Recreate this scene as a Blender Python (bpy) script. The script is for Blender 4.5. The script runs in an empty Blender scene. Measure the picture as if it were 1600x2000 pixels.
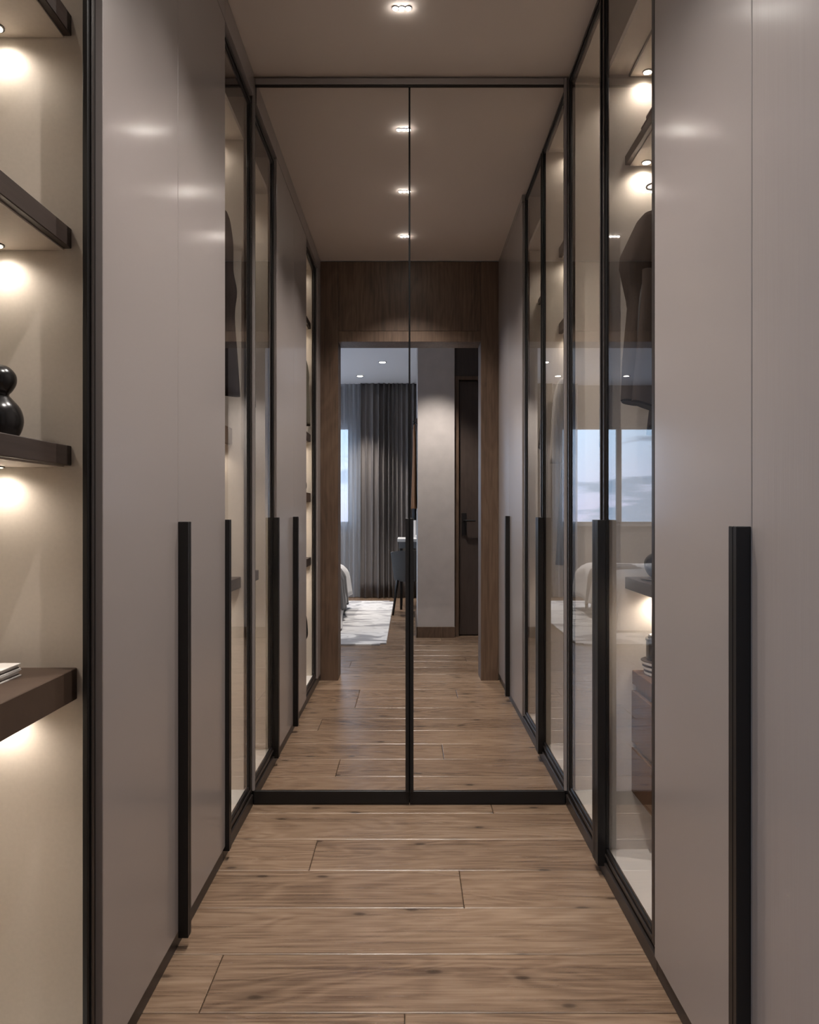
import bpy, bmesh, math, random
from mathutils import Vector, Matrix
random.seed(7)
PI = math.pi
SC = bpy.context.scene
COL = SC.collection

# ------------------------------------------------------------------ camera
FPX = 1472.5                       # focal length in pixels of the 1600x2000 frame
CZ = 1.0624                        # eye height
H = 2.64                           # ceiling height
YM = 2.735                         # plane of the mirror doors
cd = bpy.data.cameras.new('camera')
cam = bpy.data.objects.new('camera', cd)
COL.objects.link(cam)
cam.location = (0, 0, CZ)
cam.rotation_euler = (PI / 2, 0, 0)
cd.sensor_fit = 'HORIZONTAL'
cd.sensor_width = 36.0
cd.lens = 36.0 * FPX / 1600.0
cd.shift_y = -0.0005
cd.clip_start = 0.02
SC.camera = cam

# ------------------------------------------------------------------ exposure
SC.view_settings.view_transform = 'Standard'
SC.view_settings.look = 'None'
SC.view_settings.gamma = 1.0
SC.view_settings.use_curve_mapping = False
SC.view_settings.exposure = 0.0
try:
    SC.cycles.max_bounces = 14
    SC.cycles.diffuse_bounces = 5
    SC.cycles.glossy_bounces = 8
    SC.cycles.transparent_max_bounces = 24
    SC.cycles.transmission_bounces = 8
    SC.cycles.sample_clamp_indirect = 0.0
    SC.cycles.blur_glossy = 0.6
except Exception:
    pass

CEIL_W = 84.0       # corridor downlight
SHELF_W = 1.45       # small shelf spots
BED_W = 135.0        # bedroom downlights
WARM = (1.0, 0.89, 0.77)
NEUT = (1.0, 0.93, 0.87)

# ------------------------------------------------------------------ sky: dusk, blue above, pale lilac near the horizon, soft clouds
W = bpy.data.worlds.new('sky')
SC.world = W
W.use_nodes = True
nt = W.node_tree
nt.nodes.clear()


def N(t, kind, **kw):
    n = t.nodes.new(kind)
    for k, v in kw.items():
        if k in n.inputs:
            n.inputs[k].default_value = v
        else:
            setattr(n, k, v)
    return n


def ramp(t, stops, fac=None, interp='LINEAR'):
    n = t.nodes.new('ShaderNodeValToRGB')
    n.color_ramp.interpolation = interp
    el = n.color_ramp.elements
    while len(el) > 1:
        el.remove(el[-1])
    el[0].position = stops[0][0]
    el[0].color = (*stops[0][1], 1) if len(stops[0][1]) == 3 else stops[0][1]
    for p, c in stops[1:]:
        e = el.new(p)
        e.color = (*c, 1)
    if fac is not None:
        t.links.new(fac, n.inputs['Fac'])
    return n


tc = N(nt, 'ShaderNodeTexCoord')
sx = N(nt, 'ShaderNodeSeparateXYZ')
nt.links.new(tc.outputs['Generated'], sx.inputs[0])
grad = ramp(nt, [(0.0, (0.18, 0.20, 0.25)), (0.485, (0.36, 0.40, 0.52)), (0.50, (0.46, 0.49, 0.68)), (0.525, (0.46, 0.56, 0.76)), (0.56, (0.42, 0.60, 0.82)), (0.65, (0.34, 0.53, 0.80)), (1.0, (0.18, 0.34, 0.64))])
mz = N(nt, 'ShaderNodeMath', operation='MULTIPLY_ADD')
mz.inputs[1].default_value = 0.5
mz.inputs[2].default_value = 0.5
nt.links.new(sx.outputs['Z'], mz.inputs[0])
nt.links.new(mz.outputs[0], grad.inputs['Fac'])
mp = N(nt, 'ShaderNodeMapping')
mp.inputs['Scale'].default_value = (4.0, 4.0, 26.0)
mp.inputs['Location'].default_value = (2.3, 0.4, 1.1)
nt.links.new(tc.outputs['Generated'], mp.inputs[0])
cl = N(nt, 'ShaderNodeTexNoise', Scale=1.6, Detail=6.0, Roughness=0.55)
nt.links.new(mp.outputs[0], cl.inputs['Vector'])
cr = ramp(nt, [(0.52, (0, 0, 0)), (0.60, (1, 1, 1))], cl.outputs['Fac'])
mxs = N(nt, 'ShaderNodeMix', data_type='RGBA')
nt.links.new(cr.outputs['Color'], mxs.inputs[0])
nt.links.new(grad.outputs['Color'], mxs.inputs[6])
mxs.inputs[7].default_value = (0.23, 0.32, 0.46, 1)
bg = N(nt, 'ShaderNodeBackground', Strength=4.4)
nt.links.new(mxs.outputs[2], bg.inputs['Color'])
wo = N(nt, 'ShaderNodeOutputWorld')
nt.links.new(bg.outputs[0], wo.inputs[0])


# ------------------------------------------------------------------ materials
def newmat(name):
    m = bpy.data.materials.new(name)
    m.use_nodes = True
    t = m.node_tree
    b = t.nodes['Principled BSDF']
    return m, t, b


def plain(name, col, rough=0.5, metal=0.0, spec=0.5, noise=0.0, nscale=30.0, bump=0.0, bscale=80.0, sheen=0.0):
    m, t, b = newmat(name)
    b.inputs['Base Color'].default_value = (*col, 1)
    b.inputs['Roughness'].default_value = rough
    b.inputs['Metallic'].default_value = metal
    b.inputs['Specular IOR Level'].default_value = spec
    if sheen:
        b.inputs['Sheen Weight'].default_value = sheen
    if noise or bump:
        c = N(t, 'ShaderNodeTexCoord')
    if noise:
        n = N(t, 'ShaderNodeTexNoise', Scale=nscale, Detail=5.0)
        t.links.new(c.outputs['Object'], n.inputs['Vector'])
        r = ramp(t, [(0.25, tuple(v * (1 - noise) for v in col)), (0.75, tuple(min(1, v * (1 + noise)) for v in col))], n.outputs['Fac'])
        t.links.new(r.outputs['Color'], b.inputs['Base Color'])
    if bump:
        n2 = N(t, 'ShaderNodeTexNoise', Scale=bscale, Detail=4.0)
        t.links.new(c.outputs['Object'], n2.inputs['Vector'])
        bp = N(t, 'ShaderNodeBump', Strength=bump, Distance=0.002)
        t.links.new(n2.outputs['Fac'], bp.inputs['Height'])
        t.links.new(bp.outputs[0], b.inputs['Normal'])
    return m


def emis(name, col, s):
    m, t, b = newmat(name)
    b.inputs['Base Color'].default_value = (*col, 1)
    b.inputs['Emission Color'].default_value = (*col, 1)
    b.inputs['Emission Strength'].default_value = s
    return m


def pane_mat(name, tint, ior=1.5):
    """Flat clear pane: straight-through transparency plus a Fresnel reflection where a ray enters."""
    m = bpy.data.materials.new(name)
    m.use_nodes = True
    t = m.node_tree
    t.nodes.clear()
    g = N(t, 'ShaderNodeNewGeometry')
    fr0 = N(t, 'ShaderNodeFresnel')
    fr0.inputs['IOR'].default_value = ior
    inv = N(t, 'ShaderNodeMath', operation='SUBTRACT')
    inv.inputs[0].default_value = 1.0
    t.links.new(g.outputs['Backfacing'], inv.inputs[1])
    fr = N(t, 'ShaderNodeMath', operation='MULTIPLY')
    t.links.new(fr0.outputs[0], fr.inputs[0])
    t.links.new(inv.outputs[0], fr.inputs[1])
    tr = N(t, 'ShaderNodeBsdfTransparent')
    tr.inputs['Color'].default_value = (*tint, 1)
    gl = N(t, 'ShaderNodeBsdfGlossy')
    gl.inputs['Roughness'].default_value = 0.0
    gl.inputs['Color'].default_value = (1, 1, 1, 1)
    mx = N(t, 'ShaderNodeMixShader')
    t.links.new(fr.outputs[0], mx.inputs[0])
    t.links.new(tr.outputs[0], mx.inputs[1])
    t.links.new(gl.outputs[0], mx.inputs[2])
    o = N(t, 'ShaderNodeOutputMaterial')
    t.links.new(mx.outputs[0], o.inputs[0])
    return m


def wood(name, lo, mid, hi, axis, rough, per_object, knots=0.0, grain=1.0, bump=0.15, ring=14.0, stretch=11.0):
    """Planed timber, grain running along `axis` in world space, each piece with its own tone."""
    m, t, b = newmat(name)
    g = N(t, 'ShaderNodeNewGeometry')
    oi = N(t, 'ShaderNodeObjectInfo')
    off = N(t, 'ShaderNodeVectorMath', operation='SCALE')
    off.inputs[0].default_value = (17.0, 31.0, 23.0)
    t.links.new(oi.outputs['Random'], off.inputs['Scale'])
    ad = N(t, 'ShaderNodeVectorMath', operation='ADD')
    t.links.new(g.outputs['Position'], ad.inputs[0])
    if per_object:
        t.links.new(off.outputs[0], ad.inputs[1])

    def mapped(scale):
        mpn = N(t, 'ShaderNodeMapping')
        mpn.inputs['Scale'].default_value = scale
        t.links.new(ad.outputs[0], mpn.inputs[0])
        return mpn.outputs[0]

    def sc(a, c):
        return tuple(a if i == axis else c for i in range(3))
    # broad figure
    n1 = N(t, 'ShaderNodeTexNoise', Scale=1.0, Detail=3.0, Distortion=0.6)
    t.links.new(mapped(sc(1.1, stretch * 0.55)), n1.inputs['Vector'])
    # cathedral rings
    sinp = N(t, 'ShaderNodeMath', operation='MULTIPLY')
    sinp.inputs[1].default_value = ring * 6.0
    t.links.new(n1.outputs['Fac'], sinp.inputs[0])
    sn = N(t, 'ShaderNodeMath', operation='SINE')
    t.links.new(sinp.outputs[0], sn.inputs[0])
    # fine fibres
    n2 = N(t, 'ShaderNodeTexNoise', Scale=1.0, Detail=7.0, Roughness=0.7)
    t.links.new(mapped(sc(3.0, stretch * 9.0)), n2.inputs['Vector'])
    n3 = N(t, 'ShaderNodeTexNoise', Scale=1.0, Detail=2.0)
    t.links.new(mapped(sc(1.5, 5.0)), n3.inputs['Vector'])
    a1 = N(t, 'ShaderNodeMath', operation='MULTIPLY_ADD')
    a1.inputs[1].default_value = 0.075 * grain
    t.links.new(sn.outputs[0], a1.inputs[0])
    f2 = N(t, 'ShaderNodeMath', operation='MULTIPLY_ADD')
    f2.inputs[1].default_value = 1.25 * grain
    f2.inputs[2].default_value = 0.5 - 0.625 * grain
    t.links.new(n2.outputs['Fac'], f2.inputs[0])
    t.links.new(f2.outputs[0], a1.inputs[2])
    a2 = N(t, 'ShaderNodeMath', operation='MULTIPLY_ADD')
    a2.inputs[1].default_value = 0.5
    t.links.new(n3.outputs['Fac'], a2.inputs[0])
    t.links.new(a1.outputs[0], a2.inputs[2])
    a3 = N(t, 'ShaderNodeMath', operation='MULTIPLY_ADD')
    a3.inputs[1].default_value = 0.14 if per_object else 0.0
    t.links.new(oi.outputs['Random'], a3.inputs[0])
    t.links.new(a2.outputs[0], a3.inputs[2])
    s4 = N(t, 'ShaderNodeMath', operation='SUBTRACT')
    s4.inputs[1].default_value = 0.32 if per_object else 0.25
    t.links.new(a3.outputs[0], s4.inputs[0])
    r = ramp(t, [(0.22, lo), (0.5, mid), (0.82, hi)], s4.outputs[0])
    colout = r.outputs['Color']
    if knots:
        v = N(t, 'ShaderNodeTexVoronoi', Scale=1.0, Randomness=1.0)
        if axis == 0:
            v.voronoi_dimensions = '2D'
        wn = N(t, 'ShaderNodeTexNoise', Scale=9.0, Detail=2.0)
        t.links.new(ad.outputs[0], wn.inputs['Vector'])
        wv = N(t, 'ShaderNodeVectorMath', operation='MULTIPLY_ADD')
        wv.inputs[1].default_value = (0.06, 0.06, 0.06)
        t.links.new(wn.outputs['Color'], wv.inputs[0])
        t.links.new(mapped(sc(2.6, 6.0)), wv.inputs[2])
        t.links.new(wv.outputs[0], v.inputs['Vector'])
        kr = ramp(t, [(0.0, (1, 1, 1)), (0.03, (0.85,) * 3), (0.055, (0.30,) * 3), (0.15, (0, 0, 0))], v.outputs['Distance'])
        km = N(t, 'ShaderNodeMath', operation='MULTIPLY')
        km.inputs[1].default_value = knots
        t.links.new(kr.outputs['Color'], km.inputs[0])
        mk = N(t, 'ShaderNodeMix', data_type='RGBA')
        t.links.new(km.outputs[0], mk.inputs[0])
        t.links.new(colout, mk.inputs[6])
        mk.inputs[7].default_value = tuple(c * 0.28 for c in lo) + (1,)
        colout = mk.outputs[2]
    t.links.new(colout, b.inputs['Base Color'])
    rr = N(t, 'ShaderNodeMapRange')
    rr.inputs['To Min'].default_value = rough + 0.10
    rr.inputs['To Max'].default_value = rough - 0.06
    t.links.new(n2.outputs['Fac'], rr.inputs['Value'])
    t.links.new(rr.outputs[0], b.inputs['Roughness'])
    if bump:
        bp = N(t, 'ShaderNodeBump', Strength=bump, Distance=0.002)
        t.links.new(n2.outputs['Fac'], bp.inputs['Height'])
        t.links.new(bp.outputs[0], b.inputs['Normal'])
    return m


M = {}
M['taupe'] = plain('taupe_lacquer', (0.29, 0.257, 0.246), 0.42, spec=0.4)
b_ = M['taupe'].node_tree.nodes['Principled BSDF']
b_.inputs['Coat Weight'].default_value = 0.6
b_.inputs['Coat Roughness'].default_value = 0.17
M['taupe_grain'] = wood('taupe_grained_lacquer', (0.28, 0.247, 0.236), (0.29, 0.257, 0.246), (0.30, 0.267, 0.256), 2, 0.40, False, grain=0.5, bump=0.22, ring=5)
b_ = M['taupe_grain'].node_tree.nodes['Principled BSDF']
b_.inputs['Coat Weight'].default_value = 0.6
b_.inputs['Coat Roughness'].default_value = 0.2
M['beige'] = plain('beige_laminate', (0.62, 0.56, 0.49), 0.55, noise=0.03, nscale=140.0)
M['white_lam'] = plain('white_laminate', (0.72, 0.69, 0.65), 0.45)
M['shelf'] = wood('dark_stained_shelf', (0.031, 0.022, 0.018), (0.043, 0.030, 0.025), (0.060, 0.042, 0.034), 1, 0.42, False, grain=0.8, bump=0.12)
M['deep_shelf'] = plain('dark_brown_veneer', (0.070, 0.046, 0.033), 0.5, spec=0.25, noise=0.08, nscale=40.0)
M['brown'] = plain('brown_leatherette', (0.120, 0.070, 0.045), 0.7, spec=0.0, noise=0.06, nscale=60.0)
M['black'] = plain('black_anodised', (0.011, 0.010, 0.010), 0.36, spec=0.35)
M['bronze'] = plain('dark_bronze', (0.022, 0.017, 0.015), 0.38, spec=0.4)
M['seam'] = plain('black_seam', (0.006, 0.006, 0.006), 0.7, spec=0.1)
M['mirror'] = plain('silvered_mirror', (0.90, 0.885, 0.87), 0.0, metal=1.0)
M['glass'] = pane_mat('clear_pane', (0.985, 0.98, 0.975), 1.55)
M['wglass'] = pane_mat('window_pane', (0.97, 0.98, 0.98))
M['floor'] = wood('oak_plank', (0.098, 0.060, 0.038), (0.205, 0.137, 0.090), (0.300, 0.215, 0.150), 0, 0.235, True, knots=0.8, grain=0.85, bump=0.42)
M['floor_base'] = plain('dark_joint', (0.035, 0.022, 0.015), 0.8)
M['panel_wood'] = wood('walnut_panel', (0.062, 0.037, 0.023), (0.108, 0.066, 0.042), (0.155, 0.100, 0.064), 2, 0.45, True, knots=0.35, grain=0.95, bump=0.08, ring=11, stretch=8)
M['dark_wood'] = wood('dark_door_veneer', (0.036, 0.025, 0.020), (0.052, 0.037, 0.030), (0.070, 0.050, 0.041), 2, 0.40, True, grain=0.6, bump=0.05)
M['ceil'] = plain('ceiling_paint', (0.66, 0.58, 0.52), 0.75)
M['ceil_bed'] = plain('bedroom_ceiling_paint', (0.80, 0.83, 0.87), 0.75)
M['plaster'] = plain('grey_plaster', (0.47, 0.435, 0.415), 0.75, noise=0.07, nscale=9.0, bump=0.1, bscale=60)
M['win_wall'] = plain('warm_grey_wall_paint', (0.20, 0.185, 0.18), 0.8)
M['wall'] = plain('warm_wall_paint', (0.36, 0.33, 0.31), 0.8)
M['lens'] = emis('lamp_lens', (1.0, 0.95, 0.88), 115.0)
M['lens_b'] = emis('bedroom_lamp_lens', (1.0, 0.95, 0.88), 14.0)
M['lens_w'] = emis('warm_lamp_lens', (1.0, 0.88, 0.70), 9.0)
M['white'] = plain('white_ceramic', (0.78, 0.76, 0.73), 0.4)
M['paper'] = plain('white_paper', (0.74, 0.71, 0.68), 0.7)
M['vase'] = plain('black_glazed_ceramic', (0.012, 0.011, 0.011), 0.22)
M['suit'] = plain('taupe_wool', (0.042, 0.034, 0.030), 0.9, spec=0.0, noise=0.10, nscale=220.0)
M['suit_in'] = plain('dark_lining', (0.014, 0.013, 0.013), 0.7)
M['coat'] = plain('charcoal_wool', (0.026, 0.022, 0.023), 0.9, spec=0.0, noise=0.10, nscale=200.0)
M['olive'] = plain('olive_wool', (0.085, 0.075, 0.058), 0.9, spec=0.0, noise=0.10, nscale=200.0)
M['shirt'] = plain('pale_grey_cotton', (0.30, 0.27, 0.24), 0.85, noise=0.05, nscale=150.0)
M['slacks'] = plain('dark_blue_grey_cloth', (0.045, 0.047, 0.052), 0.85, noise=0.08, nscale=150.0)
M['maroon'] = plain('maroon_knit', (0.085, 0.048, 0.044), 0.9, noise=0.15, nscale=160.0)
M['taupe_knit'] = plain('grey_knit', (0.20, 0.175, 0.155), 0.9, noise=0.1, nscale=160.0)
M['curtain'] = plain('charcoal_curtain', (0.19, 0.175, 0.168), 0.7, spec=0.3, noise=0.05, nscale=120.0)
M['grey_fab'] = plain('grey_upholstery', (0.105, 0.100, 0.096), 0.8, spec=0.1, noise=0.08, nscale=150.0)
M['bed_white'] = plain('white_bedding', (0.62, 0.61, 0.61), 0.85, sheen=0.2)
M['throw'] = plain('grey_throw', (0.105, 0.100, 0.102), 0.9, noise=0.1, nscale=120.0, sheen=0.2)
M['tan'] = plain('tan_orange_wool', (0.42, 0.19, 0.075), 0.85, noise=0.08, nscale=150.0)
M['desk_white'] = plain('white_lacquer', (0.72, 0.72, 0.72), 0.35)
M['desk_grey'] = plain('grey_lacquer', (0.20, 0.205, 0.21), 0.4)
M['frame_grey'] = plain('grey_window_frame', (0.26, 0.26, 0.265), 0.4)

# sheer curtain: thin weave, part see-through
m = bpy.data.materials.new('sheer_weave')
m.use_nodes = True
t = m.node_tree
t.nodes.clear()
d = N(t, 'ShaderNodeBsdfDiffuse'); d.inputs['Color'].default_value = (0.55, 0.56, 0.58, 1)
l = N(t, 'ShaderNodeBsdfTranslucent'); l.inputs['Color'].default_value = (0.70, 0.73, 0.77, 1)
tr = N(t, 'ShaderNodeBsdfTransparent')
m1 = N(t, 'ShaderNodeMixShader'); m1.inputs[0].default_value = 0.5
m2 = N(t, 'ShaderNodeMixShader'); m2.inputs[0].default_value = 0.32
t.links.new(d.outputs[0], m1.inputs[1]); t.links.new(l.outputs[0], m1.inputs[2])
t.links.new(m1.outputs[0], m2.inputs[1]); t.links.new(tr.outputs[0], m2.inputs[2])
o_ = N(t, 'ShaderNodeOutputMaterial'); t.links.new(m2.outputs[0], o_.inputs[0])
M['sheer'] = m

# rug: pale field with soft grey marbling
m, t, b = newmat('marbled_rug')
c = N(t, 'ShaderNodeTexCoord')
mpn = N(t, 'ShaderNodeMapping'); mpn.inputs['Scale'].default_value = (1.4, 2.6, 1)
t.links.new(c.outputs['Object'], mpn.inputs[0])
n = N(t, 'ShaderNodeTexNoise', Scale=1.15, Detail=2.5, Distortion=1.6)
t.links.new(mpn.outputs[0], n.inputs['Vector'])
r = ramp(t, [(0.40, (0.30, 0.30, 0.315)), (0.455, (0.42, 0.42, 0.43)), (0.47, (0.66, 0.66, 0.66)), (0.56, (0.70, 0.70, 0.70)), (0.58, (0.50, 0.50, 0.51)), (0.63, (0.68, 0.68, 0.68))], n.outputs['Fac'])
t.links.new(r.outputs['Color'], b.inputs['Base Color'])
b.inputs['Roughness'].default_value = 0.95
M['rug'] = m


# ------------------------------------------------------------------ builders
def origin(o):
    v = Vector((0, 0, 0))
    while o is not None:
        v += o.location
        o = o.parent
    return v


def link(name, bm, mats, parent=None, smooth=False, angle=None):
    """One mesh object from a bmesh authored in world coordinates."""
    me = bpy.data.meshes.new(name)
    off = origin(parent)
    bmesh.ops.translate(bm, verts=bm.verts, vec=-off)
    bmesh.ops.recalc_face_normals(bm, faces=bm.faces)
    bm.to_mesh(me)
    bm.free()
    if not isinstance(mats, (list, tuple)):
        mats = [mats]
    for mm in mats:
        me.materials.append(mm)
    if smooth:
        me.polygons.foreach_set('use_smooth', [True] * len(me.polygons))
        if angle is not None:
            me.set_sharp_from_angle(angle=angle)
    o = bpy.data.objects.new(name, me)
    COL.objects.link(o)
    o.parent = parent
    return o


def thing(name, label, cat, loc, group=None):
    o = bpy.data.objects.new(name, None)
    o.empty_display_size = 0.1
    o.location = loc
    o['label'] = label
    o['category'] = cat
    if group:
        o['group'] = group
    COL.objects.link(o)
    return o


def tag(o, label, cat, group=None):
    o['label'] = label
    o['category'] = cat
    if group:
        o['group'] = group
    return o


def struct(o, label=None):
    o['kind'] = 'structure'
    if label:
        o['label'] = label
    return o


def box(bm, x0, x1, y0, y1, z0, z1, bev=0.0, mi=0):
    x0, x1 = min(x0, x1), max(x0, x1)
    y0, y1 = min(y0, y1), max(y0, y1)
    z0, z1 = min(z0, z1), max(z0, z1)
    mt = Matrix.Translation(((x0 + x1) / 2, (y0 + y1) / 2, (z0 + z1) / 2)) @ Matrix.Diagonal((x1 - x0, y1 - y0, z1 - z0, 1))
    r = bmesh.ops.create_cube(bm, size=1.0, matrix=mt)
    vs = r['verts']
    fs = {f for v in vs for f in v.link_faces}
    for f in fs:
        f.material_index = mi
    if bev:
        es = {e for v in vs for e in v.link_edges}
        rb = bmesh.ops.bevel(bm, geom=list(es), offset=bev, segments=1, affect='EDGES', profile=0.5)
        for f in rb['faces']:
            f.material_index = mi


def boxes(name, parent, mat, lst, bev=0.0012):
    bm = bmesh.new()
    for b_ in lst:
        box(bm, *b_, bev=bev)
    return link(name, bm, mat, parent)


def tube(bm, pts, r, seg=8, closed=False):
    pts = [Vector(p) for p in pts]
    rad = r if isinstance(r, (list, tuple)) else [r] * len(pts)
    rings = []
    prev = None
    for i, p in enumerate(pts):
        if closed:
            tg = pts[(i + 1) % len(pts)] - pts[i - 1]
        else:
            tg = pts[min(i + 1, len(pts) - 1)] - pts[max(i - 1, 0)]
        tg.normalize()
        if prev is None:
            a = Vector((0, 0, 1)) if abs(tg.z) < 0.9 else Vector((1, 0, 0))
            u = tg.cross(a).normalized()
        else:
            u = (prev - tg * prev.dot(tg)).normalized()
        prev = u
        w = tg.cross(u)
        rings.append([bm.verts.new(p + (u * math.cos(2 * PI * k / seg) + w * math.sin(2 * PI * k / seg)) * rad[i]) for k in range(seg)])
    n = len(rings)
    for i in range(n if closed else n - 1):
        A, B = rings[i], rings[(i + 1) % n]
        for k in range(seg):
            bm.faces.new((A[k], A[(k + 1) % seg], B[(k + 1) % seg], B[k]))
    if not closed:
        bm.faces.new(rings[0][::-1])
        bm.faces.new(rings[-1])


def lathe(bm, prof, cx, cy, cz, seg=28, mi=0):
    rings = []
    for (r, z) in prof:
        rings.append([bm.verts.new((cx + r * math.cos(2 * PI * k / seg), cy + r * math.sin(2 * PI * k / seg), cz + z)) for k in range(seg)])
    for A, B in zip(rings, rings[1:]):
        for k in range(seg):
            f = bm.faces.new((A[k], A[(k + 1) % seg], B[(k + 1) % seg], B[k]))
            f.material_index = mi
    f = bm.faces.new(rings[0][::-1]); f.material_index = mi
    f = bm.faces.new(rings[-1]); f.material_index = mi


def loft(bm, rings, seg=24, cap=True):
    """Cloth volume: ring = (cx, cy, cz, rx, ry, fold amplitude, folds, phase, tilt in x)."""
    R = []
    for (cx, cy, cz, rx, ry, fa, fn, ph, tilt) in rings:
        vs = []
        for k in range(seg):
            a = 2 * PI * k / seg
            ca, sa = math.cos(a), math.sin(a)
            q = 1 + fa * math.sin(fn * a + ph)
            e = 0.75
            x = math.copysign(abs(ca) ** e, ca) * rx * q
            y = math.copysign(abs(sa) ** e, sa) * ry * q
            vs.append(bm.verts.new((cx + x, cy + y, cz + tilt * x)))
        R.append(vs)
    for A, B in zip(R, R[1:]):
        for k in range(seg):
            bm.faces.new((A[k], A[(k + 1) % seg], B[(k + 1) % seg], B[k]))
    if cap:
        bm.faces.new(R[0][::-1])
        bm.faces.new(R[-1])


def catmull(rows, n):
    """Smooth interpolation between control rows."""
    out = []
    m_ = len(rows)
    for i in range(m_ - 1):
        p0, p1, p2, p3 = rows[max(i - 1, 0)], rows[i], rows[i + 1], rows[min(i + 2, m_ - 1)]
        for s in range(n):
            t_ = s / n
            out.append(tuple(0.5 * ((2 * b_) + (-a_ + c_) * t_ + (2 * a_ - 5 * b_ + 4 * c_ - d_) * t_ * t_ + (-a_ + 3 * b_ - 3 * c_ + d_) * t_ ** 3)
                             for a_, b_, c_, d_ in zip(p0, p1, p2, p3)))
    out.append(tuple(rows[-1]))
    return out


def spot(name, loc, watts, col, size=110, blend=0.85, radius=0.012, parent=None):
    ld = bpy.data.lights.new(name, 'SPOT')
    ld.energy = watts
    ld.color = col
    ld.spot_size = math.radians(size)
    ld.spot_blend = blend
    ld.shadow_soft_size = radius
    o = bpy.data.objects.new(name, ld)
    COL.objects.link(o)
    o.parent = parent
    o.location = Vector(loc) - origin(parent)
    return o


# ------------------------------------------------------------------ the setting
WX = 0.56            # plane of the solid doors (half width of the corridor)
GX = 0.572           # plane of the glass doors
YD0, YD1 = 0.56, 0.73   # doorway wall: bedroom face, closet face
XL, XR = -3.1, 1.25     # bedroom side walls
YB = -3.95              # bedroom window wall
YP, YN = -0.89, -1.95   # plaster pier: near face and end of its side

# floor: slab with planks
fl = struct(boxes('floor', None, M['floor_base'], [(XL - .2, 1.5, YB - .2, 2.95, -0.08, -0.016)], bev=0), 'oak plank floor')
joints = {0: [0.296], 1: [], 2: [-0.298], 3: [0.147], 4: [], 5: [-0.447], 6: [-0.01], 7: [-0.296, 0.90], 8: [0.275, -0.296]}
Y0, PW = 2.656, 0.2115


def plank(x0, x1, y0, y1):
    g, c_, d_ = 0.0009, 0.0022, 0.0016
    x0 += g; x1 -= g; y0 += g; y1 -= g
    bm = bmesh.new()
    dz = random.uniform(-0.0004, 0.0)
    lo = [bm.verts.new(p) for p in ((x0, y0, -0.015), (x1, y0, -0.015), (x1, y1, -0.015), (x0, y1, -0.015))]
    mi_ = [bm.verts.new(p) for p in ((x0, y0, dz - d_), (x1, y0, dz - d_), (x1, y1, dz - d_), (x0, y1, dz - d_))]
    up = [bm.verts.new(p) for p in ((x0 + c_, y0 + c_, dz), (x1 - c_, y0 + c_, dz), (x1 - c_, y1 - c_, dz), (x0 + c_, y1 - c_, dz))]
    for A, B in ((lo, mi_), (mi_, up)):
        for k in range(4):
            bm.faces.new((A[k], A[(k + 1) % 4], B[(k + 1) % 4], B[k]))
    bm.faces.new(up)
    link('plank', bm, M['floor'], fl)


for row in range(-1, 31):
    if row == -1:
        ya, yb, k = Y0, 2.76, 0
    else:
        yb = Y0 - row * PW
        ya = yb - PW
        k = row + 1
    if ya < YB:
        ya = YB
    if yb <= YB + 0.02:
        break
    mid = (ya + yb) / 2
    xa, xb = (-0.66, 0.66) if ya > YD1 - 0.05 else ((-0.46, 0.46) if (ya > YD0 and yb < YD1) else (XL, XR))
    if row <= 7:
        js = joints.get(k, [])
    else:
        s = random.uniform(0, 1.7)
        js = [xa - 1.7 + s + 1.7 * q for q in range(5)]
    cuts = [xa] + sorted(j for j in js if xa + 0.12 < j < xb - 0.12) + [xb]
    for a, b_ in zip(cuts, cuts[1:]):
        plank(a, b_, ya, yb)

# ceiling
ce = struct(boxes('ceiling', None, M['ceil'], [(-1.3, 1.3, YD1, 2.95, H, H + 0.1)], bev=0), 'plain closet ceiling')
struct(boxes('ceiling', None, M['ceil_bed'], [(XL - .2, XR + .2, YB - .2, YD1, H, H + 0.1)], bev=0), 'pale bedroom ceiling')
# closet back and side shells
struct(boxes('wall_end', None, M['wall'], [(-1.3, 1.3, 2.80, 2.90, -0.01, H)], bev=0))
struct(boxes('wall_left', None, M['wall'], [(-1.30, -1.22, YD1, 2.80, -0.01, H)], bev=0))
struct(boxes('wall_right', None, M['wall'], [(1.22, 1.30, YD1, 2.80, -0.01, H)], bev=0))
# doorway wall between closet and bedroom
OW, OH = 0.449, 2.13
struct(boxes('wall_front', None, M['wall'], [(XL, -OW - .03, YD0 + .012, YD1 - .02, -0.01, H), (OW + .03, XR, YD0 + .012, YD1 - .02, -0.01, H),
                                            (-OW - .03, OW + .03, YD0 + .012, YD1 - .02, OH + .03, H)], bev=0))
# bedroom shell
struct(boxes('wall_bedroom_left', None, M['plaster'], [(XL - .12, XL, YB, YD0 + .012, -0.01, .30), (XL - .12, XL, YB, YD0 + .012, 2.30, H), (XL - .12, XL, YB, -3.5, .30, 2.30), (XL - .12, XL, -.1, YD0 + .012, .30, 2.30)], bev=0))
w2 = struct(boxes('unseen_window', None, M['frame_grey'], [(XL - .08, XL - .02, -3.5, -.1, .30, .34), (XL - .08, XL - .02, -3.5, -.1, 2.26, 2.30), (XL - .08, XL - .02, -3.5, -3.46, .34, 2.26), (XL - .08, XL - .02, -.14, -.1, .34, 2.26), (XL - .08, XL - .02, -1.82, -1.78, .34, 2.26)], bev=.002), 'unseen tall grey-framed window added in the bedroom side wall for daylight')  # out of view, added so bluish daylight fills the bedroom
boxes('pane', w2, M['wglass'], [(XL - .055, XL - .05, -3.46, -1.82, .34, 2.26)], bev=0)
boxes('pane', w2, M['wglass'], [(XL - .055, XL - .05, -1.78, -.14, .34, 2.26)], bev=0)
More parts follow.
